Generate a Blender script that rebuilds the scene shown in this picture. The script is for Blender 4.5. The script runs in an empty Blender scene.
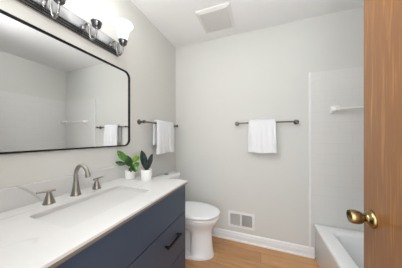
import bpy, bmesh, math, random
from mathutils import Vector, Matrix, noise
random.seed(7)
PI = math.pi
scene = bpy.context.scene
COL = scene.collection

# ------------------------------------------------------------------ camera
cam_d = bpy.data.cameras.new('camera')
cam = bpy.data.objects.new('camera', cam_d); COL.objects.link(cam)
cam_d.sensor_width = 36.0
cam_d.lens = 160.0 / 402.0 * 36.0
cam_d.shift_y = 3.0 / 402.0
cam_d.clip_start = 0.02
cam.location = (0, 0, 1.22)
cam.rotation_euler = (PI / 2, 0, math.radians(20.5))
scene.camera = cam

# ------------------------------------------------------------------ world, lights, exposure
w = bpy.data.worlds.new('world'); scene.world = w; w.use_nodes = True
w.node_tree.nodes['Background'].inputs[0].default_value = (0.92, 0.96, 1.0, 1)
w.node_tree.nodes['Background'].inputs[1].default_value = 2.6
la = bpy.data.lights.new('hall_daylight', 'AREA'); la.shape = 'RECTANGLE'
la.size = 1.3; la.size_y = 1.5; la.energy = 8; la.color = (0.93, 0.965, 1.0)
lo = bpy.data.objects.new('hall_daylight', la); COL.objects.link(lo)
lo.location = (0.05, -1.0, 1.75); lo.rotation_euler = (math.radians(84), 0, math.radians(8))
lb = bpy.data.lights.new('bounce_fill', 'AREA'); lb.shape = 'RECTANGLE'  # added fill out of view, bounced off the ceiling to even the room
lb.size = 0.5; lb.size_y = 0.28; lb.energy = 9; lb.color = (0.93, 0.965, 1.0)
lp_ = bpy.data.objects.new('bounce_fill', lb); COL.objects.link(lp_)
lp_.location = (0.10, 0.20, 1.60); lp_.rotation_euler = (math.radians(180), 0, 0)
lv_ = bpy.data.lights.new('vanity_wall_fill', 'AREA'); lv_.shape = 'RECTANGLE'  # unseen fill, added to brighten the right wall and its mirror image
lv_.size = 0.25; lv_.size_y = 0.6; lv_.energy = 17; lv_.color = (0.95, 0.975, 1.0)
lw = bpy.data.objects.new('vanity_wall_fill', lv_); COL.objects.link(lw)
lw.location = (-0.95, 0.42, 2.26); lw.rotation_euler = (0, math.radians(-92), math.radians(-32))
SHADE_EMIT = 0.7
scene.view_settings.view_transform = 'Standard'
scene.view_settings.look = 'None'
scene.view_settings.gamma = 1.0
scene.view_settings.use_curve_mapping = False
scene.view_settings.exposure = 0.42

# ------------------------------------------------------------------ materials
def srgb(r, g, b):
    f = lambda c: (c / 255 / 12.92) if c / 255 <= 0.04045 else ((c / 255 + 0.055) / 1.055) ** 2.4
    return (f(r), f(g), f(b), 1)

def mat(name, col, rough=0.5, metal=0.0, bump=0.0, bscale=200, coat=0.0, var=0.0, vscale=3, spec=0.5, sheen=0):
    m = bpy.data.materials.new(name); m.use_nodes = True
    nt = m.node_tree; b = nt.nodes['Principled BSDF']
    b.inputs['Base Color'].default_value = col
    b.inputs['Roughness'].default_value = rough
    b.inputs['Metallic'].default_value = metal
    b.inputs['Coat Weight'].default_value = coat
    b.inputs['Specular IOR Level'].default_value = spec
    if sheen: b.inputs['Sheen Weight'].default_value = sheen
    tc = nt.nodes.new('ShaderNodeTexCoord')
    if bump:
        n = nt.nodes.new('ShaderNodeTexNoise'); n.inputs['Scale'].default_value = bscale
        n.inputs['Detail'].default_value = 3
        bp = nt.nodes.new('ShaderNodeBump'); bp.inputs['Strength'].default_value = bump
        bp.inputs['Distance'].default_value = 0.002
        nt.links.new(tc.outputs['Object'], n.inputs['Vector'])
        nt.links.new(n.outputs['Fac'], bp.inputs['Height'])
        nt.links.new(bp.outputs['Normal'], b.inputs['Normal'])
    if var:
        n = nt.nodes.new('ShaderNodeTexNoise'); n.inputs['Scale'].default_value = vscale
        n.inputs['Detail'].default_value = 4
        mx = nt.nodes.new('ShaderNodeMix'); mx.data_type = 'RGBA'
        mx.inputs[6].default_value = tuple(c * (1 - var) for c in col[:3]) + (1,)
        mx.inputs[7].default_value = tuple(min(1, c * (1 + var)) for c in col[:3]) + (1,)
        nt.links.new(tc.outputs['Object'], n.inputs['Vector'])
        nt.links.new(n.outputs['Fac'], mx.inputs[0])
        nt.links.new(mx.outputs[2], b.inputs['Base Color'])
    return m

M = {}
M['wall'] = mat('wall_paint', srgb(209, 209, 204), 0.75, bump=0.05, bscale=350, var=0.01)
M['ceil'] = mat('ceiling_paint', srgb(238, 238, 238), 0.85, bump=0.05, bscale=300, var=0.01)
M['trim'] = mat('trim_paint', srgb(228, 228, 228), 0.35, var=0.01)
M['plastic'] = mat('white_plastic', srgb(226, 225, 222), 0.4, var=0.01)
M['shadowplastic'] = mat('grille_plastic', srgb(214, 213, 210), 0.5, var=0.01)
M['porcelain'] = mat('porcelain', srgb(232, 233, 234), 0.12, coat=0.4, var=0.005)
M['seatplastic'] = mat('seat_plastic', srgb(236, 237, 238), 0.25, var=0.005)
M['tub'] = mat('tub_enamel', srgb(243, 244, 245), 0.18, coat=0.3, var=0.005)
M['sink'] = mat('sink_ceramic', srgb(208, 207, 205), 0.15, coat=0.3, var=0.005)
M['navy'] = mat('navy_cabinet_paint', srgb(50, 66, 86), 0.4, bump=0.04, bscale=200, var=0.04, vscale=12)
M['navy_shaded'] = mat('navy_carcass_shaded', srgb(26, 32, 42), 0.5, var=0.03)  # darker copy of the cabinet navy, paints in shade behind drawer gaps
M['black'] = mat('black_metal', srgb(14, 14, 14), 0.45, var=0.02, spec=0.25)
M['nickel'] = mat('brushed_nickel', srgb(160, 157, 150), 0.28, metal=1.0, bump=0.03, bscale=500)
M['pewter'] = mat('dark_pewter_metal', srgb(112, 104, 97), 0.3, metal=1.0, bump=0.02, bscale=400)
M['chrome'] = mat('polished_chrome', srgb(205, 205, 206), 0.08, metal=1.0, var=0.01)
M['platechrome'] = mat('satin_chrome', srgb(178, 178, 179), 0.25, metal=1.0, var=0.01)
M['armchrome'] = mat('grey_chrome', srgb(150, 150, 151), 0.12, metal=1.0, var=0.01)
M['darkchrome'] = mat('smoky_chrome', srgb(112, 112, 114), 0.18, metal=1.0, var=0.02)
M['brass'] = mat('antique_brass', srgb(150, 130, 92), 0.24, metal=1.0, var=0.18, vscale=60)
M['brass_dark'] = mat('dark_brass', srgb(96, 76, 50), 0.35, metal=1.0, var=0.15, vscale=60)
M['towel'] = mat('white_terry', srgb(228, 229, 231), 0.95, bump=0.6, bscale=420, spec=0.1, sheen=0.3)
M['pot'] = mat('white_ceramic_pot', srgb(236, 236, 234), 0.3, var=0.01)
M['soil'] = mat('potting_soil', srgb(60, 46, 36), 0.95, bump=1.0, bscale=200, var=0.3, vscale=80)
M['ceramicbar'] = mat('white_bar_ceramic', srgb(236, 235, 232), 0.25, var=0.005)
M['gapdark'] = mat('dark_recess', srgb(30, 30, 32), 0.8, var=0.05)
M['ducty'] = mat('duct_grey', srgb(62, 60, 58), 0.8, var=0.05)

m = mat('mirror_glass', (0.93, 0.935, 0.93, 1), 0.0, metal=1.0); M['mirror'] = m

def leaf_mat(name, c1, c2, rough):
    m = bpy.data.materials.new(name); m.use_nodes = True
    nt = m.node_tree; b = nt.nodes['Principled BSDF']; L = nt.links
    b.inputs['Roughness'].default_value = rough
    tc = nt.nodes.new('ShaderNodeTexCoord'); n = nt.nodes.new('ShaderNodeTexNoise')
    n.inputs['Scale'].default_value = 45; n.inputs['Detail'].default_value = 3
    mx = nt.nodes.new('ShaderNodeValToRGB')
    mx.color_ramp.elements[0].position = 0.38; mx.color_ramp.elements[0].color = c1
    mx.color_ramp.elements[1].position = 0.68; mx.color_ramp.elements[1].color = c2
    L.new(tc.outputs['Object'], n.inputs['Vector']); L.new(n.outputs['Fac'], mx.inputs[0])
    L.new(mx.outputs[0], b.inputs['Base Color'])
    return m
M['leaf_green'] = leaf_mat('broad_leaf_green', srgb(44, 92, 24), srgb(98, 150, 46), 0.3)
M['leaf_deep'] = leaf_mat('broad_leaf_deep_green', srgb(22, 54, 18), srgb(50, 96, 32), 0.3)
M['leaf_lime'] = leaf_mat('young_leaf_lime', srgb(96, 142, 40), srgb(138, 180, 66), 0.35)
M['leaf_dark'] = leaf_mat('upright_leaf_dark_teal', srgb(14, 26, 24), srgb(56, 76, 68), 0.3)
M['stem'] = leaf_mat('stem_green', srgb(70, 96, 40), srgb(110, 140, 66), 0.5)

# lamp shade: lit frosted glass
m = bpy.data.materials.new('lit_frosted_glass'); m.use_nodes = True
nt = m.node_tree; b = nt.nodes['Principled BSDF']
b.inputs['Base Color'].default_value = (0.9, 0.9, 0.89, 1); b.inputs['Roughness'].default_value = 0.25
b.inputs['Emission Color'].default_value = (0.98, 0.985, 1.0, 1)
b.inputs['Emission Strength'].default_value = SHADE_EMIT
M['shade'] = m
m = bpy.data.materials.new('lit_bulb'); m.use_nodes = True
b = m.node_tree.nodes['Principled BSDF']
b.inputs['Emission Color'].default_value = (1.0, 0.96, 0.9, 1); b.inputs['Emission Strength'].default_value = 7
M['bulb'] = m

# oak floor planks (run along X)
m = bpy.data.materials.new('oak_floor_planks'); m.use_nodes = True
nt = m.node_tree; b = nt.nodes['Principled BSDF']; L = nt.links
tc = nt.nodes.new('ShaderNodeTexCoord')
br = nt.nodes.new('ShaderNodeTexBrick')
br.inputs['Scale'].default_value = 1.0
br.inputs['Brick Width'].default_value = 1.1; br.inputs['Row Height'].default_value = 0.15
br.inputs['Mortar Size'].default_value = 0.0012; br.inputs['Mortar Smooth'].default_value = 0.2
br.inputs['Color1'].default_value = srgb(206, 158, 110)
br.inputs['Color2'].default_value = srgb(188, 140, 96)
br.inputs['Mortar'].default_value = srgb(118, 86, 58)
br.offset = 0.37
mp = nt.nodes.new('ShaderNodeMapping'); mp.inputs['Scale'].default_value = (2.2, 22, 1)
n = nt.nodes.new('ShaderNodeTexNoise'); n.inputs['Scale'].default_value = 2.2; n.inputs['Detail'].default_value = 6
n.inputs['Distortion'].default_value = 0.6
cr = nt.nodes.new('ShaderNodeValToRGB')
cr.color_ramp.elements[0].position = 0.3; cr.color_ramp.elements[0].color = (0.78, 0.74, 0.70, 1)
cr.color_ramp.elements[1].position = 0.7; cr.color_ramp.elements[1].color = (1.06, 1.05, 1.04, 1)
mx = nt.nodes.new('ShaderNodeMix'); mx.data_type = 'RGBA'; mx.blend_type = 'MULTIPLY'; mx.inputs[0].default_value = 0.8
L.new(tc.outputs['Object'], br.inputs['Vector']); L.new(tc.outputs['Object'], mp.inputs['Vector'])
L.new(mp.outputs[0], n.inputs['Vector']); L.new(n.outputs['Fac'], cr.inputs[0])
L.new(br.outputs['Color'], mx.inputs[6]); L.new(cr.outputs[0], mx.inputs[7])
L.new(mx.outputs[2], b.inputs['Base Color']); b.inputs['Roughness'].default_value = 0.4
M['floor'] = m

# varnished oak door: vertical grain with cathedral figure
m = bpy.data.materials.new('varnished_oak'); m.use_nodes = True
nt = m.node_tree; b = nt.nodes['Principled BSDF']; L = nt.links
tc = nt.nodes.new('ShaderNodeTexCoord')
mp = nt.nodes.new('ShaderNodeMapping'); mp.inputs['Scale'].default_value = (14, 14, 0.9)
n1 = nt.nodes.new('ShaderNodeTexNoise'); n1.inputs['Scale'].default_value = 1.5; n1.inputs['Detail'].default_value = 5
n1.inputs['Distortion'].default_value = 0.8
ml = nt.nodes.new('ShaderNodeMath'); ml.operation = 'MULTIPLY'; ml.inputs[1].default_value = 9
sn = nt.nodes.new('ShaderNodeMath'); sn.operation = 'SINE'
mr = nt.nodes.new('ShaderNodeMapRange'); mr.inputs[1].default_value = -1; mr.inputs[2].default_value = 1
mp2 = nt.nodes.new('ShaderNodeMapping'); mp2.inputs['Scale'].default_value = (230, 230, 7)
n2 = nt.nodes.new('ShaderNodeTexNoise'); n2.inputs['Scale'].default_value = 1.0; n2.inputs['Detail'].default_value = 2
ad = nt.nodes.new('ShaderNodeMix'); ad.data_type = 'FLOAT'; ad.inputs[0].default_value = 0.5
cr = nt.nodes.new('ShaderNodeValToRGB')
cr.color_ramp.elements[0].position = 0.28; cr.color_ramp.elements[0].color = srgb(122, 80, 42)
cr.color_ramp.elements[1].position = 0.68; cr.color_ramp.elements[1].color = srgb(176, 127, 72)
L.new(tc.outputs['Object'], mp.inputs[0]); L.new(mp.outputs[0], n1.inputs['Vector'])
L.new(n1.outputs['Fac'], ml.inputs[0]); L.new(ml.outputs[0], sn.inputs[0]); L.new(sn.outputs[0], mr.inputs[0])
L.new(tc.outputs['Object'], mp2.inputs[0]); L.new(mp2.outputs[0], n2.inputs['Vector'])
L.new(mr.outputs[0], ad.inputs[2]); L.new(n2.outputs['Fac'], ad.inputs[3]); L.new(ad.outputs[0], cr.inputs[0])
L.new(cr.outputs[0], b.inputs['Base Color'])
b.inputs['Roughness'].default_value = 0.38; b.inputs['Coat Weight'].default_value = 0.25
b.inputs['Coat Roughness'].default_value = 0.2
M['oak'] = m

# white quartz with thin grey veins
m = bpy.data.materials.new('veined_white_quartz'); m.use_nodes = True
nt = m.node_tree; b = nt.nodes['Principled BSDF']; L = nt.links
tc = nt.nodes.new('ShaderNodeTexCoord')
mp = nt.nodes.new('ShaderNodeMapping'); mp.inputs['Rotation'].default_value = (0.3, 0.2, 0.7)
mp.inputs['Scale'].default_value = (1.6, 0.8, 1.2); mp.inputs['Location'].default_value = (1.75, 0.62, 0.9)
L.new(tc.outputs['Object'], mp.inputs[0])
def vein(scale, width, dist):
    n = nt.nodes.new('ShaderNodeTexNoise'); n.inputs['Scale'].default_value = scale
    n.inputs['Detail'].default_value = 2; n.inputs['Distortion'].default_value = dist
    s = nt.nodes.new('ShaderNodeMath'); s.operation = 'SUBTRACT'; s.inputs[1].default_value = 0.5
    a = nt.nodes.new('ShaderNodeMath'); a.operation = 'ABSOLUTE'
    r = nt.nodes.new('ShaderNodeMapRange'); r.inputs[1].default_value = 0; r.inputs[2].default_value = width
    r.inputs[3].default_value = 1; r.inputs[4].default_value = 0
    L.new(mp.outputs[0], n.inputs['Vector']); L.new(n.outputs['Fac'], s.inputs[0])
    L.new(s.outputs[0], a.inputs[0]); L.new(a.outputs[0], r.inputs[0])
    return r
v1 = vein(1.3, 0.009, 0.8)
n3 = nt.nodes.new('ShaderNodeTexNoise'); n3.inputs['Scale'].default_value = 3.5
L.new(mp.outputs[0], n3.inputs['Vector'])
r3 = nt.nodes.new('ShaderNodeMapRange'); r3.inputs[1].default_value = 0.42; r3.inputs[2].default_value = 0.62
r3.inputs[3].default_value = 0; r3.inputs[4].default_value = 0.6
L.new(n3.outputs['Fac'], r3.inputs[0])
mu = nt.nodes.new('ShaderNodeMath'); mu.operation = 'MULTIPLY'
L.new(v1.outputs[0], mu.inputs[0]); L.new(r3.outputs[0], mu.inputs[1])
mx = nt.nodes.new('ShaderNodeMix'); mx.data_type = 'RGBA'
mx.inputs[6].default_value = srgb(208, 207, 205); mx.inputs[7].default_value = srgb(158, 156, 154)
L.new(mu.outputs[0], mx.inputs[0]); L.new(mx.outputs[2], b.inputs['Base Color'])
b.inputs['Roughness'].default_value = 0.22
M['quartz'] = m
M['edge_strip'] = mat('grey_brown_strip', srgb(112, 105, 96), 0.6, var=0.1, vscale=60)  # single grey-brown tone for the strip below the countertop slab

# shower surround: moulded brick joints in white acrylic
m = bpy.data.materials.new('moulded_tile_acrylic'); m.use_nodes = True
nt = m.node_tree; b = nt.nodes['Principled BSDF']; L = nt.links
tc = nt.nodes.new('ShaderNodeTexCoord')
sp = nt.nodes.new('ShaderNodeSeparateXYZ'); cb = nt.nodes.new('ShaderNodeCombineXYZ')
adx = nt.nodes.new('ShaderNodeMath'); adx.operation = 'ADD'
L.new(tc.outputs['Object'], sp.inputs[0]); L.new(sp.outputs[0], adx.inputs[0]); L.new(sp.outputs[1], adx.inputs[1])
L.new(adx.outputs[0], cb.inputs[0]); L.new(sp.outputs[2], cb.inputs[1])
br = nt.nodes.new('ShaderNodeTexBrick'); br.inputs['Scale'].default_value = 1
br.inputs['Brick Width'].default_value = 0.21; br.inputs['Row Height'].default_value = 0.105
br.inputs['Mortar Size'].default_value = 0.0022; br.inputs['Mortar Smooth'].default_value = 0.6
br.inputs['Color1'].default_value = (1, 1, 1, 1); br.inputs['Color2'].default_value = (1, 1, 1, 1)
br.inputs['Mortar'].default_value = (0, 0, 0, 1)
L.new(cb.outputs[0], br.inputs['Vector'])
bp = nt.nodes.new('ShaderNodeBump'); bp.inputs['Strength'].default_value = 0.35; bp.inputs['Distance'].default_value = 0.002
L.new(br.outputs['Color'], bp.inputs['Height']); L.new(bp.outputs[0], b.inputs['Normal'])
br.inputs['Color1'].default_value = srgb(221, 220, 217); br.inputs['Color2'].default_value = srgb(221, 220, 217)
br.inputs['Mortar'].default_value = srgb(214, 213, 210)
L.new(br.outputs['Color'], b.inputs['Base Color']); b.inputs['Roughness'].default_value = 0.2
M['surround'] = m

# ------------------------------------------------------------------ helpers
def link_mesh(name, bm, material, parent=None, smooth=False, mats=None):
    bmesh.ops.recalc_face_normals(bm, faces=bm.faces)
    me = bpy.data.meshes.new(name); bm.to_mesh(me); bm.free()
    if mats:
        for mm in mats: me.materials.append(M[mm])
    else: me.materials.append(M[material])
    if smooth:
        for p in me.polygons: p.use_smooth = True
        try: me.set_sharp_from_angle(angle=math.radians(38))
        except Exception: pass
    o = bpy.data.objects.new(name, me); COL.objects.link(o)
    if parent: o.parent = parent
    return o

def empty(name, loc=(0, 0, 0)):
    o = bpy.data.objects.new(name, None); COL.objects.link(o); o.location = loc
    o.empty_display_size = 0.05
    return o

def tag(o, label=None, cat=None, group=None, kind=None):
    if label: o['label'] = label
    if cat: o['category'] = cat
    if group: o['group'] = group
    if kind: o['kind'] = kind
    return o

def add_box(bm, x0, x1, y0, y1, z0, z1, bev=0.0, seg=2):
    t = bmesh.new()
    bmesh.ops.create_cube(t, size=1)
    for v in t.verts:
        v.co = Vector((x0 + (v.co.x + .5) * (x1 - x0), y0 + (v.co.y + .5) * (y1 - y0), z0 + (v.co.z + .5) * (z1 - z0)))
    if bev: bmesh.ops.bevel(t, geom=list(t.edges), offset=bev, segments=seg, profile=0.5, affect='EDGES')
    merge(bm, t)

def merge(bm, t, mtx=None):
    if mtx: t.transform(mtx)
    me = bpy.data.meshes.new('tmp'); t.to_mesh(me); t.free()
    bm.from_mesh(me); bpy.data.meshes.remove(me)

def add_lathe(bm, prof, seg=32, mtx=None, cap=True):
    """prof: list of (r, z); revolve about Z"""
    t = bmesh.new(); rings = []
    for r, z in prof:
        rings.append([t.verts.new((r * math.cos(2 * PI * i / seg), r * math.sin(2 * PI * i / seg), z)) for i in range(seg)])
    for a, b_ in zip(rings, rings[1:]):
        for i in range(seg):
            j = (i + 1) % seg
            t.faces.new((a[i], a[j], b_[j], b_[i]))
    if cap:
        t.faces.new(rings[0][::-1]); t.faces.new(rings[-1])
    bmesh.ops.remove_doubles(t, verts=t.verts, dist=1e-6)
    merge(bm, t, mtx)

def smooth_path(pts, sub=8):
    """Catmull-Rom"""
    P = [Vector(p) for p in pts]; P = [P[0] * 2 - P[1]] + P + [P[-1] * 2 - P[-2]]
    out = []
    for i in range(1, len(P) - 2):
        for k in range(sub):
            t = k / sub
            a, b_, c, d = P[i - 1], P[i], P[i + 1], P[i + 2]
            out.append(0.5 * ((2 * b_) + (c - a) * t + (2 * a - 5 * b_ + 4 * c - d) * t * t + (3 * b_ - a - 3 * c + d) * t ** 3))
    out.append(P[-2]); return out

def add_tube(bm, pts, rad, seg=12):
    pts = [Vector(p) for p in pts]; n = len(pts)
    rr = rad if isinstance(rad, (list, tuple)) else [rad] * n
    if len(rr) != n: rr = [rr[0] + (rr[-1] - rr[0]) * i / (n - 1) for i in range(n)]
    up = Vector((0, 0, 1)); rings = []; prev = None
    for i, p in enumerate(pts):
        d = (pts[min(i + 1, n - 1)] - pts[max(i - 1, 0)]).normalized()
        if prev is None:
            a = d.cross(up)
            if a.length < 0.05: a = d.cross(Vector((0, 1, 0)))
        else: a = prev - d * prev.dot(d)
        a.normalize(); prev = a; b_ = d.cross(a)
        rings.append([bm.verts.new(p + (a * math.cos(2 * PI * k / seg) + b_ * math.sin(2 * PI * k / seg)) * rr[i]) for k in range(seg)])
    for a, b_ in zip(rings, rings[1:]):
        for i in range(seg):
            j = (i + 1) % seg; bm.faces.new((a[i], a[j], b_[j], b_[i]))
    bm.faces.new(rings[0][::-1]); bm.faces.new(rings[-1])

def rrect(x0, x1, y0, y1, r, n=6):
    out = []
    for cx, cy, a0 in ((x1 - r, y1 - r, 0), (x0 + r, y1 - r, PI / 2), (x0 + r, y0 + r, PI), (x1 - r, y0 + r, 1.5 * PI)):
        for k in range(n + 1):
            a = a0 + PI / 2 * k / n
            out.append((cx + r * math.cos(a), cy + r * math.sin(a)))
    return out

def add_loft(bm, loops, cap0=True, cap1=True):
    rings = [[bm.verts.new(p) for p in lp] for lp in loops]
    n = len(rings[0])
    for a, b_ in zip(rings, rings[1:]):
        for i in range(n):
            j = (i + 1) % n; bm.faces.new((a[i], a[j], b_[j], b_[i]))
    if cap0: bm.faces.new(rings[0][::-1])
    if cap1: bm.faces.new(rings[-1])

def axis_mtx(loc, direction):
    """local Z -> direction"""
    d = Vector(direction).normalized()
    return Matrix.Translation(loc) @ d.to_track_quat('Z', 'Y').to_matrix().to_4x4()

# ------------------------------------------------------------------ room shell
XL, XR, YB, YN, ZC = -1.091, 1.262, 1.926, 0.05, 2.44
T = 0.10
def struct(name, boxes, material, bev=0):
    bm = bmesh.new()
    for b_ in boxes: add_box(bm, *b_, bev=bev)
    o = link_mesh(name, bm, material); o['kind'] = 'structure'; return o

struct('floor', [(XL - T, XR + T, YN - 0.9, YB + T, -0.06, 0)], 'floor')
struct('ceiling', [(XL - T, XR + T, YN - 0.12, YB + T, ZC, ZC + 0.08)], 'ceil')
struct('wall_left', [(XL - T, XL, YN - 0.12, YB, 0, ZC)], 'wall')
struct('wall_right', [(XR, XR + T, YN - 0.12, YB, 0, ZC)], 'wall')
struct('wall_back', [(XL - T, XR + T, YB, YB + T, 0, ZC)], 'wall')
DX0, DX1, DH = -0.37, 0.425, 2.05
struct('wall_near', [(XL, DX0 - 0.02, YN - 0.12, YN, 0, ZC), (DX1 + 0.02, XR, YN - 0.12, YN, 0, ZC),
                     (DX0 - 0.02, DX1 + 0.02, YN - 0.12, YN, DH + 0.02, ZC)], 'wall')
struct('wall_alcove', [(0.507, XR, YN, 0.395, 0, ZC)], 'wall')
# door casing
struct('trim_1', [(DX0 - 0.018, DX0, YN - 0.12, YN, 0, DH), (DX1, DX1 + 0.018, YN - 0.12, YN, 0, DH),
                  (DX0 - 0.018, DX1 + 0.018, YN - 0.12, YN, DH, DH + 0.018),
                  (DX0 - 0.07, DX0 - 0.005, YN, YN + 0.014, 0, DH + 0.07), (DX0 - 0.07, DX1 + 0.07, YN, YN + 0.014, DH + 0.005, DH + 0.07)], 'trim')

def baseboard(name, p0, p1, inward):
    """profiled board along p0->p1, thickness toward inward"""
    prof = [(0, 0), (0.016, 0), (0.016, 0.060), (0.013, 0.066), (0.013, 0.078), (0.010, 0.086), (0.005, 0.093), (0, 0.095)]
    bm = bmesh.new(); inn = Vector(inward)
    loops = [[Vector(p) + inn * t + Vector((0, 0, z)) for t, z in prof] for p in (p0, p1)]
    add_loft(bm, loops)
    # quarter-round shoe
    q = [(0.016, 0)] + [(0.016 + 0.013 * math.cos(a), 0.016 * math.sin(a)) for a in [PI / 2 * k / 5 for k in range(6)]]
    loops = [[Vector(p) + inn * t + Vector((0, 0, z)) for t, z in q] for p in (p0, p1)]
    add_loft(bm, loops)
    o = link_mesh(name, bm, 'trim'); o['kind'] = 'structure'
baseboard('baseboard_back', (XL, YB, 0), (0.505, YB, 0), (0, -1, 0))
baseboard('baseboard_left', (XL, 1.115, 0), (XL, YB - 0.03, 0), (1, 0, 0))

# ------------------------------------------------------------------ oak door, opened into the room
bm = bmesh.new(); add_box(bm, 0.386, 0.421, 0.075, 0.830, 0.012, 2.035, bev=0.002)
door = link_mesh('door_1', bm, 'oak'); door['kind'] = 'structure'
KX, KY, KZ = 0.386, 0.777, 0.916
mt = axis_mtx((KX, KY, KZ), (-1, 0, 0))
bm = bmesh.new()
add_lathe(bm, [(0.0, 0), (0.032, 0), (0.0325, 0.003), (0.031, 0.007), (0.027, 0.012), (0.021, 0.015), (0.018, 0.020), (0.0, 0.020)], 40, mt, cap=False)
tag(link_mesh('door_rosette', bm, 'brass', door, True), 'round antique brass rosette plate')
bm = bmesh.new()
add_lathe(bm, [(0, 0.012), (0.0125, 0.013), (0.0115, 0.020), (0.013, 0.025), (0.0185, 0.030), (0.0215, 0.034), (0.0242, 0.041), (0.0256, 0.049), (0.0252, 0.058), (0.0236, 0.065), (0.0225, 0.067), (0.0205, 0.066), (0.017, 0.061), (0.010, 0.058), (0, 0.0575)], 40, mt, cap=False)
kn = tag(link_mesh('door_knob', bm, 'brass', door, True), 'antique brass door knob with a dished end')
bm = bmesh.new(); add_box(bm, KX - 0.0615, KX - 0.057, KY - 0.002, KY + 0.002, KZ - 0.009, KZ + 0.009, bev=0.001)
link_mesh('lock_button', bm, 'brass_dark', kn)

# ------------------------------------------------------------------ shower surround + ceramic bar + tub
SX0, TH = 0.472, 0.345
bm = bmesh.new()
add_box(bm, SX0, XR - 0.0005, YB - 0.008, YB - 0.0005, TH + 0.0005, 1.875)
add_box(bm, XR - 0.008, XR - 0.0005, 0.3955, YB - 0.008, TH + 0.0005, 1.875)
add_box(bm, 0.507, XR - 0.008, 0.3955, 0.403, TH + 0.0005, 1.875)
sur = link_mesh('shower_surround', bm, 'surround')
tag(sur, 'white shower wall surround with faint moulded tile joints above the bathtub', 'shower surround')
bm = bmesh.new()
add_box(bm, SX0 - 0.012, SX0 + 0.006, YB - 0.013, YB - 0.0005, 0.096, 1.880, bev=0.003)
tag(link_mesh('edge_trim', bm, 'trim', sur), 'narrow raised white edge strip')

def ceramic_bar():
    t = empty('grab_bar', (0.672, YB - 0.0083, 1.488))
    tag(t, 'white ceramic towel bar on square posts on the shower wall', 'towel bar')
    for i, x in enumerate((0.0, 0.565)):
        bm = bmesh.new()
        add_box(bm, x - 0.036, x + 0.036, -0.014, 0, -0.038, 0.038, bev=0.006)
        loops = []
        for y, h in ((-0.010, 0.030), (-0.022, 0.021), (-0.060, 0.020), (-0.076, 0.016)):
            loops.append([(x + a, y, b_) for a, b_ in rrect(-h, h, -h, h, h * 0.4, 3)])
        add_loft(bm, loops)
        link_mesh('mount', bm, 'ceramicbar', t, True)
    bm = bmesh.new(); add_tube(bm, [(0.0, -0.052, 0), (0.565, -0.052, 0)], 0.0095, 16)
    link_mesh('bar', bm, 'ceramicbar', t, True)
ceramic_bar()

def tub():
    y0, y1, x0, x1 = 0.405, YB - 0.010, 0.506, XR - 0.010
    r = 0.006; N = 8
    def lp(d, z, rad, extra=(0, 0, 0, 0)):
        return [(x, y, z) for x, y in rrect(x0 + d + extra[0], x1 - d - extra[1], y0 + d + extra[2], y1 - d - extra[3], rad, N)]
    bm = bmesh.new()
    loops = [lp(0.012, 0.0, r), lp(0.012, 0.03, r), lp(0.006, 0.05, r), lp(0.006, TH - 0.045, r), lp(0.0, TH - 0.030, r), lp(0.0, TH - 0.008, r), lp(0.003, TH - 0.002, r), lp(0.010, TH, r + .004),
             lp(0.05, TH, 0.05, (0.05, 0.0, 0.03, 0.035)), lp(0.058, TH - 0.004, 0.055, (0.055, 0.0, 0.04, 0.04)), lp(0.066, TH - 0.016, 0.06, (0.06, 0.004, 0.05, 0.045)),
             lp(0.075, TH - 0.08, 0.07, (0.062, 0.008, 0.08, 0.05)), lp(0.09, 0.10, 0.09, (0.07, 0.01, 0.16, 0.06)),
             lp(0.12, 0.065, 0.10, (0.07, 0.01, 0.20, 0.07)), lp(0.17, 0.055, 0.09, (0.07, 0.01, 0.24, 0.08))]
    add_loft(bm, loops)
    o = link_mesh('bathtub', bm, 'tub', None, True)
    tag(o, 'white alcove bathtub below the shower surround, partly behind the oak door', 'bathtub')
    bm = bmesh.new(); add_lathe(bm, [(0, 0), (0.03, 0), (0.03, 0.003), (0.022, 0.004), (0, 0.002)], 24, Matrix.Translation((0.90, 1.66, 0.0555)), cap=False)
    link_mesh('drain', bm, 'chrome', o, True)
tub()

# ------------------------------------------------------------------ vanity cabinet
VY0, VY1, VX = 0.075, 1.112, -0.544
CZ = 0.886
cab = empty('vanity_cabinet', (XL, 0.6, 0))
def off(x0, x1, y0, y1, z0, z1): return (x0 - XL, x1 - XL, y0 - 0.6, y1 - 0.6, z0, z1)
bm = bmesh.new()
ZT = CZ - 0.0255
XB = XL + 0.001
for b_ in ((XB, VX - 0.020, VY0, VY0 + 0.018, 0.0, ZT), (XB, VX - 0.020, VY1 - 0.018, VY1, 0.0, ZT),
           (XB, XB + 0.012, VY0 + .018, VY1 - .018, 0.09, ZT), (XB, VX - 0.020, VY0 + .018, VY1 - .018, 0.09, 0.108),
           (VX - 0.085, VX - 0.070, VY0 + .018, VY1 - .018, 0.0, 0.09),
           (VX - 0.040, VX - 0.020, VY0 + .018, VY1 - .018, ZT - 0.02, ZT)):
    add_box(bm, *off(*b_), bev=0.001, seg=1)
link_mesh('body', bm, 'navy_shaded', cab)
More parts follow.
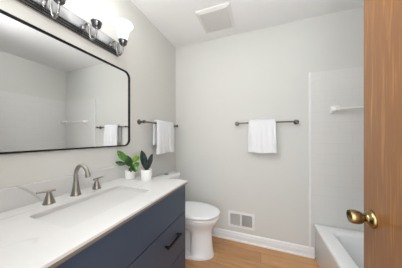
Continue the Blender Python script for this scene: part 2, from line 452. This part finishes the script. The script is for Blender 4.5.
# face frame edge at the right, drawers
fronts = [(0.654, ZT - 0.003, False), (0.379, 0.648, True), (0.100, 0.373, True)]
for z0, z1, pull in fronts:
    bm = bmesh.new(); add_box(bm, *off(VX - 0.019, VX, VY0 + 0.002, VY1 - 0.020, z0, z1), bev=0.0015)
    dr = link_mesh('drawer' if pull else 'top_panel', bm, 'navy', cab)
    if pull:
        for yc in (0.300, 0.908):
            zc = (z0 + z1) / 2 + 0.038
            bm = bmesh.new()
            for s in (-1, 1):
                add_box(bm, *off(VX, VX + 0.026, yc + s * 0.072 - 0.0055, yc + s * 0.072 + 0.0055, zc - 0.0055, zc + 0.0055), bev=0.0015)
            add_box(bm, *off(VX + 0.020, VX + 0.032, yc - 0.085, yc + 0.085, zc - 0.0055, zc + 0.0055), bev=0.002)
            link_mesh('bar_handle', bm, 'black', dr)['label'] = 'matte black bar handle'
bm = bmesh.new(); add_box(bm, *off(VX - 0.019, VX - 0.001, VY1 - 0.0175, VY1, 0.0, ZT), bev=0.001)
link_mesh('end_stile', bm, 'navy', cab)
tag(cab, 'navy blue vanity cabinet with black bar handles under the white countertop', 'cabinet')

# ------------------------------------------------------------------ countertop with sink cut-out
CX1, CY0, CY1 = -0.529, 0.068, 1.120
SKX0, SKX1, SKY0, SKY1 = -0.920, -0.654, 0.374, 0.832
def fill_between(bm, outer, hole, z):
    t = bmesh.new()
    for lp in (outer, hole):
        vs = [t.verts.new((x, y, z)) for x, y in lp]
        for i in range(len(vs)): t.edges.new((vs[i], vs[(i + 1) % len(vs)]))
    bmesh.ops.triangle_fill(t, use_beauty=True, use_dissolve=False, edges=t.edges)
    merge(bm, t)
def walls(bm, lp, z0, z1):
    a = [bm.verts.new((x, y, z0)) for x, y in lp]; b_ = [bm.verts.new((x, y, z1)) for x, y in lp]
    for i in range(len(lp)):
        j = (i + 1) % len(lp); bm.faces.new((a[i], a[j], b_[j], b_[i]))
outer = rrect(XB, CX1, CY0, CY1, 0.002, 2); hole = rrect(SKX0, SKX1, SKY0, SKY1, 0.020, 6)
o2 = rrect(XB + .0015, CX1 - .0015, CY0 + .0015, CY1 - .0015, 0.002, 2)
bm = bmesh.new(); zt, zb = CZ, CZ - 0.0115
fill_between(bm, o2, hole, zt); fill_between(bm, outer, hole, zb)
walls(bm, outer, zb, zt - 0.0015); walls(bm, hole, zb, zt)
a = [bm.verts.new((x, y, zt - .0015)) for x, y in outer]; b_ = [bm.verts.new((x, y, zt)) for x, y in o2]
for i in range(len(outer)):
    j = (i + 1) % len(outer); bm.faces.new((a[i], a[j], b_[j], b_[i]))
bmesh.ops.remove_doubles(bm, verts=bm.verts, dist=1e-5)
ct = link_mesh('countertop', bm, 'quartz')
tag(ct, 'white quartz countertop with thin grey veins on the navy cabinet', 'countertop')
bm = bmesh.new(); add_box(bm, XB, XL + 0.021, CY0, CY1, CZ, CZ + 0.1, bev=0.0015)
link_mesh('backsplash', bm, 'quartz', ct)
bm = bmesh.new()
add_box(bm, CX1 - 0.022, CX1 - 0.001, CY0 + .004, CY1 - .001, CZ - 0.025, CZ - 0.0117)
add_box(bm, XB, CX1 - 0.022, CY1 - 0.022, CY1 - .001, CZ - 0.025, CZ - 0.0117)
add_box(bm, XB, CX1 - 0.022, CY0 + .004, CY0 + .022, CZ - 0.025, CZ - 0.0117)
link_mesh('slab_edge_strip', bm, 'edge_strip', ct)['label'] = 'grey-brown strip under the slab edge'

# sink
bm = bmesh.new()
def sl(d, z, r): return [(x, y, z) for x, y in rrect(SKX0 + d, SKX1 - d, SKY0 + d, SKY1 - d, r, 6)]
zz = zb - 0.0005
add_loft(bm, [sl(-0.018, zz - 0.010, 0.04), sl(-0.018, zz, 0.04), sl(-0.003, zz, 0.022), sl(-0.002, zz - 0.006, 0.022), sl(0.004, zz - 0.09, 0.035), sl(0.014, zz - 0.118, 0.04), sl(0.035, zz - 0.130, 0.045),
              sl(0.085, zz - 0.134, 0.035), sl(0.085, zz - 0.146, 0.035), sl(0.030, zz - 0.142, 0.045), sl(-0.006, zz - 0.115, 0.04), sl(-0.008, zz - 0.012, 0.04)], True, True)
sk = link_mesh('sink', bm, 'sink', None, True)
tag(sk, 'rectangular white undermount sink basin set into the countertop', 'sink')
bm = bmesh.new(); add_lathe(bm, [(0, 0.0), (0.022, 0.0), (0.0225, 0.003), (0.016, 0.004), (0.014, 0.002), (0, 0.003)], 24, Matrix.Translation((-0.79, 0.606, zz - 0.134)), cap=False)
link_mesh('drain', bm, 'nickel', sk, True)

# faucet
fa = empty('faucet', (-0.997, 0.611, CZ + 0.0003)); tag(fa, 'brushed nickel widespread faucet with gooseneck spout and two lever handles', 'faucet')
bm = bmesh.new()
add_lathe(bm, [(0, 0), (0.0265, 0), (0.0265, 0.004), (0.0235, 0.008), (0.0195, 0.024), (0.0155, 0.050), (0.0130, 0.072), (0.0130, 0.076), (0.0115, 0.079), (0, 0.080)], 32, cap=False)
path = smooth_path([(0, 0, 0.074), (0, 0, 0.115), (0.006, 0, 0.143), (0.026, 0, 0.166), (0.052, 0, 0.172), (0.078, 0, 0.162), (0.094, 0, 0.141), (0.100, 0, 0.122)], 6)
add_tube(bm, path, [0.0115] * 6 + [0.0105] * (len(path) - 6), 16)
e = Vector((0.099, 0, 0.126)); add_lathe(bm, [(0, -0.006), (0.0125, -0.006), (0.0135, 0.0), (0.0125, 0.016), (0, 0.016)], 20, axis_mtx(e, (0.22, 0, -1)), cap=False)
link_mesh('spout', bm, 'nickel', fa, True)
for s, aa in ((-1, -1), (1, 1)):
    bm = bmesh.new()
    dy = s * 0.125
    add_lathe(bm, [(0, 0), (0.0255, 0), (0.0255, 0.004), (0.023, 0.008), (0.018, 0.024), (0.013, 0.040), (0.0095, 0.050), (0.0095, 0.056), (0.011, 0.058), (0.010, 0.063), (0, 0.064)], 28, Matrix.Translation((0, dy, 0)), cap=False)
    h = link_mesh('handle', bm, 'nickel', fa, True)
    bm = bmesh.new()
    add_tube(bm, smooth_path([(0.006 , dy - s * 0.024, 0.062), (0.0, dy, 0.063), (-0.005, dy + s * 0.022, 0.064), (-0.008, dy + s * 0.046, 0.065)], 5), [0.0062, 0.0046], 12)
    link_mesh('lever', bm, 'nickel', h, True)

# ------------------------------------------------------------------ mirror
MY0, MY1, MZ0, MZ1 = 0.110, 1.103, 1.143, 1.786
mi = empty('wall_mirror', (XL, 0.61, MZ0)); tag(mi, 'large rounded rectangular wall mirror in a thin black frame above the vanity', 'mirror')
def ml_(d, x, r): return [(x, y - 0.61, z - MZ0) for y, z in rrect(MY0 + d, MY1 - d, MZ0 + d, MZ1 - d, r, 10)]
bm = bmesh.new(); fw = 0.009
rings = [ml_(0, 0.0005, 0.055), ml_(0, 0.013, 0.055), ml_(0.001, 0.014, 0.054), ml_(fw - 0.001, 0.014, 0.055 - fw), ml_(fw, 0.013, 0.055 - fw), ml_(fw, 0.003, 0.055 - fw), ml_(fw, 0.0005, 0.055 - fw), ml_(0, 0.0005, 0.055)]
add_loft(bm, rings, False, False); bmesh.ops.remove_doubles(bm, verts=bm.verts, dist=1e-6)
link_mesh('frame', bm, 'black', mi)['label'] = 'thin black metal frame with rounded corners'
bm = bmesh.new(); add_loft(bm, [ml_(fw - .001, 0.001, 0.055 - fw), ml_(fw - .001, 0.004, 0.055 - fw)])
link_mesh('mirror_glass', bm, 'mirror', mi)['label'] = 'reflecting glass'

# ------------------------------------------------------------------ four-lamp vanity light
vl = empty('vanity_light', (XL, 0.61, 1.92)); tag(vl, 'chrome four-lamp vanity light bar with white bell shades above the mirror', 'wall light')
bm = bmesh.new()
prof = [(0.0, -0.056), (0.008, -0.056), (0.010, -0.054), (0.010, -0.050), (0.006, -0.047), (0.012, -0.044), (0.013, -0.039), (0.008, -0.036), (0.015, -0.033),
        (0.016, -0.028), (0.011, -0.025), (0.018, -0.021), (0.020, -0.014), (0.0215, 0.0), (0.0225, 0.020), (0.0225, 0.044), (0.019, 0.047), (0.020, 0.052), (0.017, 0.056), (0.0, 0.058)]
def pl(y, k): return [(x * k, y, z * (0.55 + .45 * k) + 0.004) for x, z in prof]
loops = [pl(-0.385, 0.3), pl(-0.378, 0.75), pl(-0.365, 1.0), pl(0.365, 1.0), pl(0.378, 0.75), pl(0.385, 0.3)]
add_loft(bm, loops)
link_mesh('back_plate', bm, 'platechrome', vl)
for z in (-0.046, -0.033, -0.020):
    bm = bmesh.new(); add_tube(bm, [(0.0165 + (z + .046) * .12, -0.372, z + .004), (0.0165 + (z + .046) * .12, 0.372, z + .004)], 0.0042, 10)
    link_mesh('moulding', bm, 'darkchrome', vl, True)
for yc in (-0.300, -0.100, 0.100, 0.305):
    bm = bmesh.new()
    path = smooth_path([(0.020, yc - 0.004, 0.0), (0.034, yc - 0.006, 0.022), (0.052, yc - 0.004, 0.026), (0.064, yc - .001, 0.004), (0.066, yc, -0.040), (0.074, yc, -0.070), (0.094, yc, -0.083), (0.114, yc, -0.072), (0.125, yc, -0.040), (0.127, yc, -0.008)], 6)
    add_tube(bm, path, 0.0056, 12)
    add_lathe(bm, [(0, 0), (0.017, 0), (0.016, 0.005), (0.007, 0.010), (0, 0.010)], 20, axis_mtx((0.018, yc - .004, -0.002), (1, 0, 0)), cap=False)
    arm = link_mesh('lamp_arm', bm, 'armchrome', vl, True)
    bm = bmesh.new()
    add_lathe(bm, [(0, -0.020), (0.009, -0.020), (0.012, -0.013), (0.020, -0.009), (0.026, 0.001), (0.0275, 0.016), (0.031, 0.020), (0.031, 0.026), (0.024, 0.028), (0, 0.028)], 28, Matrix.Translation((0.127, yc, -0.004)), cap=False)
    link_mesh('socket_cup', bm, 'darkchrome', arm, True)
    bm = bmesh.new()
    outp = [(0.022, 0.0), (0.026, 0.004), (0.031, 0.022), (0.035, 0.050), (0.040, 0.075), (0.049, 0.098), (0.061, 0.114), (0.071, 0.124)]
    prof2 = outp + [(0.0705, 0.1265)] + [(r - 0.003, z + 0.001) for r, z in outp[::-1]]
    add_lathe(bm, prof2 + [prof2[0]], 36, Matrix.Translation((0.127, yc, 0.012)), cap=False)
    sh = link_mesh('glass_shade', bm, 'shade', vl, True)
    bm = bmesh.new()
    add_lathe(bm, [(0, 0.012), (0.012, 0.014), (0.014, 0.03), (0.022, 0.055), (0.024, 0.068), (0.018, 0.084), (0, 0.09)], 20, Matrix.Translation((0.127, yc, 0.012)), cap=False)
    link_mesh('bulb', bm, 'bulb', sh, True)

# ------------------------------------------------------------------ towel bars and towels
def towel_bar(length, label, loc, rotz):
    t = empty('towel_bar', loc); t.rotation_euler = (0, 0, rotz)
    tag(t, label, 'towel bar')
    for x in (-length / 2, length / 2):
        bm = bmesh.new()
        add_lathe(bm, [(0, 0), (0.025, 0), (0.0255, 0.004), (0.022, 0.009), (0.014, 0.012), (0.0105, 0.020), (0.0105, 0.048), (0.015, 0.052), (0.0165, 0.060), (0.015, 0.069), (0, 0.072)], 28, axis_mtx((x, 0, 0), (0, -1, 0)), cap=False)
        link_mesh('mount', bm, 'pewter', t, True)
    bm = bmesh.new(); add_tube(bm, [(-length / 2, -0.060, 0), (length / 2, -0.060, 0)], 0.0078, 16)
    link_mesh('rod', bm, 'pewter', t, True)
    return t
towel_bar(0.61, 'pewter towel bar on the back wall holding the wider towel', (0.042, YB, 1.377), 0)
towel_bar(0.635, 'pewter towel bar on the left wall between mirror and corner', (XL, 1.542, 1.364), PI / 2)

def towel(label, loc, rotz, width, front, back, seed, th=0.024, gap=0.012):
    """hung over a rod along local X, front toward -Y. origin = rod centre"""
    n = 36; R = gap; bm = bmesh.new(); rows = []
    mid = []
    nb, nf, na = 14, 22, 10
    for k in range(nb): mid.append((R + th / 2, -back + back * k / nb))
    for k in range(na + 1):
        a = PI * k / na; mid.append(((R + th / 2) * math.cos(a), (R + th / 2) * math.sin(a)))
    for k in range(1, nf + 1): mid.append((-(R + th / 2), -front * k / nf))
    m_ = len(mid)
    def nrm(i):
        a = Vector(mid[max(i - 1, 0)]); b_ = Vector(mid[min(i + 1, m_ - 1)]); d = (b_ - a).normalized()
        return Vector((-d.y, d.x))
    outl = []
    for sgn in (1, -1):
        seq = range(m_) if sgn == 1 else range(m_ - 1, -1, -1)
        for i in seq: outl.append((i, sgn))
    rings = []
    for j in range(n + 1):
        u = j / n; edge = min(u, 1 - u)
        tk = th / 2 * (min(1, edge / 0.035) ** 0.5 * 0.75 + 0.25)
        ring = []
        for i, sgn in outl:
            y, z = mid[i]; nn = nrm(i); 
            isf = y < 0; drop = max(0, -z)
            wv = (0.009 * math.sin(u * 9 + seed) + 0.005 * math.sin(u * 21 + seed * 2.3 + z * 5)) * min(1, drop / 0.12)
            wv += 0.003 * noise.noise(Vector((u * 3, z * 7, seed + (1 if isf else 5))))
            off_ = -abs(wv) if isf else 0.0
            t_ = tk
            if isf and front * 0.74 < drop < front * 0.80: t_ = tk - 0.0045   # woven band
            sag = 0.004 * math.sin(u * 7 + seed) * (drop / 0.3)
            p = Vector((y, z)) - nn * (t_ * sgn)
            spread = (u - 0.5) * width * (1 + 0.045 * drop / 0.3 * (1 if isf else 0.3)) + 0.004 * noise.noise(Vector((z * 6, seed, j > n / 2)))
            ring.append((spread, p.x + off_, p.y + (sag if drop > 0.02 else 0)))
        rings.append(ring)
    add_loft(bm, rings)
    o = link_mesh('towel', bm, 'towel', None, True)
    o.location = loc; o.rotation_euler = (0, 0, rotz)
    return tag(o, label, 'towel')
towel('folded white towel hanging from the bar on the back wall', (0.009, YB - 0.060, 1.377), 0, 0.276, 0.325, 0.24, 1.3)
towel('folded white towel hanging from the bar on the left wall near the corner', (XL + 0.060, 1.556, 1.366), PI / 2, 0.325, 0.322, 0.225, 4.1)

# ------------------------------------------------------------------ exhaust fan cover
fan = empty('exhaust_fan', (-0.432, 1.610, ZC)); tag(fan, 'square white exhaust fan cover on the ceiling', 'exhaust fan')
bm = bmesh.new()
def sq(h, z, r=0.006): return [(x, y, z) for x, y in rrect(-h, h, -h, h, r, 3)]
add_loft(bm, [sq(0.170, 0), sq(0.170, -0.008), sq(0.168, -0.010), sq(0.142, -0.0195), sq(0.140, -0.0205), sq(0.138, -0.0205), sq(0.138, -0.014)])
link_mesh('cover', bm, 'plastic', fan)
bm = bmesh.new()
for k in range(22):
    y = -0.128 + k * 0.0122
    add_box(bm, -0.1375, 0.1375, y - 0.0052, y + 0.0052, -0.0195, -0.0135)
link_mesh('grille', bm, 'shadowplastic', fan)

# ------------------------------------------------------------------ wall register
rg = empty('wall_register', (-0.218, YB, 0.243)); tag(rg, 'white wall air register with two louvred panels above the baseboard', 'air vent')
bm = bmesh.new(); W_, H_ = 0.147, 0.090
def rf(h, v, y, r=0.004): return [(x, y, z) for x, z in rrect(-h, h, -v, v, r, 3)]
wx0, wx1, wz = 0.008, 0.125, 0.066
# frame built of bars around two openings
for b_ in ((-W_, W_, -0.008, 0, wz, H_), (-W_, W_, -0.008, 0, -H_, -wz), (-W_, -wx1, -0.008, 0, -wz, wz), (wx1, W_, -0.008, 0, -wz, wz), (-wx0, wx0, -0.008, 0, -wz, wz)):
    add_box(bm, *b_)
add_box(bm, -W_ - 0.004, W_ + 0.004, -0.004, 0, -H_ - 0.004, -H_); add_box(bm, -W_ - 0.004, W_ + 0.004, -0.004, 0, H_, H_ + 0.004)
add_box(bm, -W_ - 0.004, -W_, -0.004, 0, -H_, H_); add_box(bm, W_, W_ + 0.004, -0.004, 0, -H_, H_)
link_mesh('frame', bm, 'trim', rg)
for s in (-1, 1):
    bm = bmesh.new()
    a0, a1 = (wx0, wx1) if s > 0 else (-wx1, -wx0)
    n = 17
    for k in range(n):
        x = a0 + (k + .5) * (a1 - a0) / n
        t = bmesh.new(); add_box(t, -0.0008, 0.0008, -0.0030, 0.0030, -wz, wz)
        merge(bm, t, Matrix.Translation((x, -0.0042, 0)) @ Matrix.Rotation(math.radians(35 * s), 4, 'Z'))
    lv = link_mesh('louvre', bm, 'plastic', rg)
    bm = bmesh.new(); add_box(bm, a0, a1, -0.0008, -0.0002, -wz, wz)
    link_mesh('duct_opening', bm, 'ducty', lv)
bm = bmesh.new(); add_box(bm, wx1 + 0.009, wx1 + 0.013, -0.014, -0.006, -0.012, 0.008, bev=0.001)
link_mesh('lever', bm, 'plastic', rg)

# ------------------------------------------------------------------ toilet
TY = 1.585
to = empty('toilet', (XL, TY, 0)); tag(to, 'white toilet with closed lid and tank beside the vanity', 'toilet')
def egg(xb, xf, hw, z, n=72, pinch=0.0):
    """xb back, xf front in room x; blunt back, round front; pinch narrows the part behind the front column"""
    pts = []; z += 0.014 * max(0, min(1, (z - 0.30) / 0.07))
    L_ = xf - xb; cx = xb + L_ * 0.52
    for k in range(n):
        a = 2 * PI * k / n; c, s = math.cos(a), math.sin(a)
        e = 2.0 if c >= 0 else 2.9
        rx = (xf - cx) if c >= 0 else (cx - xb)
        x = cx + rx * (abs(c) ** (2 / e)) * (1 if c >= 0 else -1)
        y = hw * (abs(s) ** (2 / e)) * (1 if s >= 0 else -1)
        t = max(0, min(1, (-0.655 - x) / 0.03)); y *= 1 - pinch * t * t * (3 - 2 * t)
        pts.append((x - XL, y, z))
    return pts
bm = bmesh.new()
add_loft(bm, [egg(-1.04, -0.452, 0.140, 0.0), egg(-1.04, -0.452, 0.140, 0.018), egg(-1.035, -0.456, 0.136, 0.030), egg(-1.035, -0.458, 0.132, 0.036, pinch=0.45), egg(-1.03, -0.466, 0.122, 0.10, pinch=0.5), egg(-1.03, -0.474, 0.112, 0.19, pinch=0.5),
              egg(-1.02, -0.474, 0.110, 0.235, pinch=0.42), egg(-1.01, -0.466, 0.115, 0.268, pinch=0.15), egg(-1.0, -0.456, 0.124, 0.290), egg(-0.98, -0.438, 0.142, 0.316), egg(-0.95, -0.424, 0.157, 0.340), egg(-0.92, -0.413, 0.170, 0.356), egg(-0.92, -0.408, 0.175, 0.368), egg(-0.92, -0.408, 0.175, 0.374),
              egg(-0.92, -0.413, 0.170, 0.3788), egg(-0.90, -0.43, 0.150, 0.3788)])
add_box(bm, 0.012, 0.200, -0.125, 0.125, 0.22, 0.405, bev=0.03, seg=4)
bowl = link_mesh('bowl', bm, 'porcelain', to, True)
bm = bmesh.new()
add_loft(bm, [egg(-0.88, -0.430, 0.150, 0.3790), egg(-0.88, -0.430, 0.150, 0.3860), egg(-0.885, -0.402, 0.178, 0.3865), egg(-0.885, -0.397, 0.183, 0.3900), egg(-0.885, -0.397, 0.183, 0.4010), egg(-0.885, -0.401, 0.179, 0.4045), egg(-0.88, -0.430, 0.150, 0.4047), egg(-0.88, -0.430, 0.150, 0.4130)])
link_mesh('seat', bm, 'seatplastic', to, True)
bm = bmesh.new()
add_loft(bm, [egg(-0.88, -0.430, 0.150, 0.4132), egg(-0.885, -0.400, 0.182, 0.4138), egg(-0.885, -0.394, 0.188, 0.4180), egg(-0.885, -0.394, 0.188, 0.4300), egg(-0.885, -0.400, 0.182, 0.4365), egg(-0.87, -0.43, 0.155, 0.4405), egg(-0.84, -0.50, 0.10, 0.4425)])
lid = link_mesh('lid', bm, 'seatplastic', to, True)
for s in (-1, 1):
    bm = bmesh.new(); add_tube(bm, [(0.222, s * 0.055, 0.432), (0.222, s * 0.105, 0.432)], 0.011, 12)
    link_mesh('hinge', bm, 'seatplastic', to, True)
bm = bmesh.new()
def tk(d, z, r=0.045): return [(x - XL, y, z) for x, y in rrect(-1.078 + d * .3, -0.918 - d, -0.170 + d, 0.170 - d, r, 6)]
add_loft(bm, [tk(0.03, 0.395), tk(0.018, 0.42), tk(0.010, 0.55), tk(0.004, 0.752)])
link_mesh('tank', bm, 'porcelain', to, True)
bm = bmesh.new()
add_loft(bm, [tk(0.0, 0.7525), tk(-0.006, 0.757, 0.05), tk(-0.006, 0.780, 0.05), tk(0.0, 0.788), tk(0.012, 0.791)])
tl = link_mesh('tank_lid', bm, 'porcelain', to, True)
bm = bmesh.new(); add_lathe(bm, [(0, 0), (0.026, 0), (0.026, 0.004), (0.022, 0.006), (0.0, 0.0055)], 28, Matrix.Translation((0.075, 0.0, 0.791)), cap=False)
tag(link_mesh('flush_button', bm, 'darkchrome', tl, True), 'round chrome flush button')

# ------------------------------------------------------------------ potted plants
def pot(t, r, h):
    bm = bmesh.new()
    add_lathe(bm, [(0, 0), (r * 0.93, 0), (r * 0.96, 0.002), (r, h - 0.002), (r - 0.001, h), (r - 0.004, h), (r - 0.005, h - 0.010), (0, h - 0.010)], 36, cap=False)
    link_mesh('pot', bm, 'pot', t, True)
    bm = bmesh.new()
    add_lathe(bm, [(0, h - 0.0098), (r - 0.0055, h - 0.0098), (r - 0.008, h - 0.006), (r * 0.4, h - 0.003), (0, h - 0.002)], 24, cap=False)
    link_mesh('soil', bm, 'soil', t, True)

def leaf(t, base, tip, width, mname, bow=0.01, roll=0.0, wp=0.5, side=None, fold=0.18):
    """leaf blade from base to tip; side = direction of the blade's width"""
    base, tip = Vector(base), Vector(tip); d = tip - base; L_ = d.length; dn = d.normalized()
    s = Vector(side) if side else dn.cross(Vector((0, 0, 1)))
    s = (s - dn * s.dot(dn)).normalized(); nn = s.cross(dn).normalized()
    rot = Matrix.Rotation(roll, 3, dn); s = rot @ s; nn = rot @ nn
    n, c = 14, 6; bm = bmesh.new(); th = 0.0009; top = []; bot = []
    for i in range(n + 1):
        u = i / n
        wv = (math.sin(PI * min(1, u ** (math.log(0.5) / math.log(wp)))) ** 0.75) * 0.5 * width + 0.0006
        ctr = base + d * u + nn * (bow * math.sin(PI * u) ) 
        ra, rb = [], []
        for j in range(-c, c + 1):
            v = j / c
            p = ctr + s * (wv * v) + nn * (abs(v) * wv * fold * 2 - wv * fold + 0.0012 * math.sin(u * 22 + abs(v) * 3) * abs(v))
            ra.append(bm.verts.new(p + nn * th)); rb.append(bm.verts.new(p - nn * th))
        top.append(ra); bot.append(rb)
    for i in range(n):
        for j in range(2 * c):
            bm.faces.new((top[i][j], top[i][j + 1], top[i + 1][j + 1], top[i + 1][j]))
            bm.faces.new((bot[i][j], bot[i + 1][j], bot[i + 1][j + 1], bot[i][j + 1]))
        for q in (0, 2 * c):
            bm.faces.new((top[i][q], top[i + 1][q], bot[i + 1][q], bot[i][q]))
    for i in (0, n):
        for j in range(2 * c):
            bm.faces.new((top[i][j], top[i][j + 1], bot[i][j + 1], bot[i][j]))
    return link_mesh('leaf', bm, mname, t, True)

FW = Vector((-0.350, 0.937, 0)); RT = Vector((0.937, 0.350, 0))   # handy diagonal directions in the room
def P(r, f, z): v = RT * r + FW * f; return (v.x, v.y, z)

p1 = empty('potted_plant', (-0.985, 1.005, CZ + 0.0003)); tag(p1, 'broad-leaved bright green plant in a small white pot on the counter', 'potted plant')
pot(p1, 0.037, 0.066)
bm = bmesh.new()
for tip in (P(-0.045, 0, 0.165), P(0.030, -.01, 0.155), P(-0.05, 0.0, 0.105), P(0.0, 0.01, 0.15), P(0.015, -.02, 0.1)):
    q = Vector(tip); add_tube(bm, smooth_path([(q.x * .1, q.y * .1, 0.058), (q.x * .4, q.y * .4, 0.058 + (q.z - 0.058) * .6), q], 5), 0.0018, 8)
link_mesh('stem', bm, 'stem', p1, True)
leaf(p1, P(-0.020, 0, 0.130), P(-0.094, -0.02, 0.226), 0.050, 'leaf_green', 0.010, 0.3, side=P(0.8, .3, 0.6))
leaf(p1, P(-0.030, 0, 0.118), P(-0.100, -0.035, 0.138), 0.036, 'leaf_deep', 0.008, 0.9, side=P(0.1, -.7, 0.4))
leaf(p1, P(0.008, 0, 0.130), P(0.078, -0.01, 0.186), 0.042, 'leaf_lime', 0.012, 0.5, side=P(-0.4, .5, 0.7))
leaf(p1, P(0.006, -0.01, 0.120), P(0.074, -0.050, 0.068), 0.052, 'leaf_green', 0.014, 0.0, side=P(0.5, .2, 0.8))
leaf(p1, P(-0.012, -0.005, 0.100), P(0.020, -0.040, 0.176), 0.058, 'leaf_deep', 0.010, 0.0, side=P(1, .1, 0))
leaf(p1, P(-0.005, 0.005, 0.105), P(-0.045, 0.02, 0.186), 0.052, 'leaf_deep', 0.008, 0.2, side=P(1, .2, 0.2))
leaf(p1, P(0.0, -0.02, 0.082), P(0.040, -0.06, 0.092), 0.050, 'leaf_deep', 0.010, 0.0, side=P(0.0, .5, 0.9))
leaf(p1, P(0.010, 0.01, 0.090), P(0.060, 0.04, 0.120), 0.045, 'leaf_green', 0.010, 0.3, side=P(-0.3, .5, 0.8))

p2 = empty('potted_plant', (-0.832, 1.015, CZ + 0.0003)); tag(p2, 'upright dark-leaved plant in a taller white pot at the counter end', 'potted plant')
pot(p2, 0.040, 0.083)
leaf(p2, P(-0.006, 0, 0.076), P(-0.036, -0.006, 0.232), 0.050, 'leaf_dark', 0.008, 0.25, side=P(1, .3, 0.2), wp=0.55, fold=0.3)
leaf(p2, P(0.006, 0, 0.076), P(0.048, 0.0, 0.205), 0.044, 'leaf_dark', -0.004, -0.2, side=P(1, -.2, -0.2), wp=0.55, fold=0.3)
leaf(p2, P(0.0, -0.008, 0.076), P(0.012, -0.020, 0.150), 0.030, 'leaf_dark', 0.004, 0.0, side=P(1, 0, 0), wp=0.5, fold=0.3)
leaf(p2, P(0.002, 0.010, 0.076), P(0.028, 0.02, 0.170), 0.032, 'leaf_dark', 0.004, 0.3, side=P(1, 0.2, 0), wp=0.5, fold=0.3)
leaf(p2, P(-0.006, 0.006, 0.076), P(-0.026, 0.014, 0.165), 0.030, 'leaf_dark', 0.004, -0.3, side=P(1, 0.2, 0), wp=0.5, fold=0.3)

for o in bpy.data.objects:
    if o.parent is None and o.get('category') in ('towel', 'towel bar', 'potted plant') and not o.name.startswith('grab_bar'):
        o['group'] = {'towel': 'white towels on the wall bars', 'towel bar': 'pewter towel bars', 'potted plant': 'potted plants on the countertop'}[o['category']]
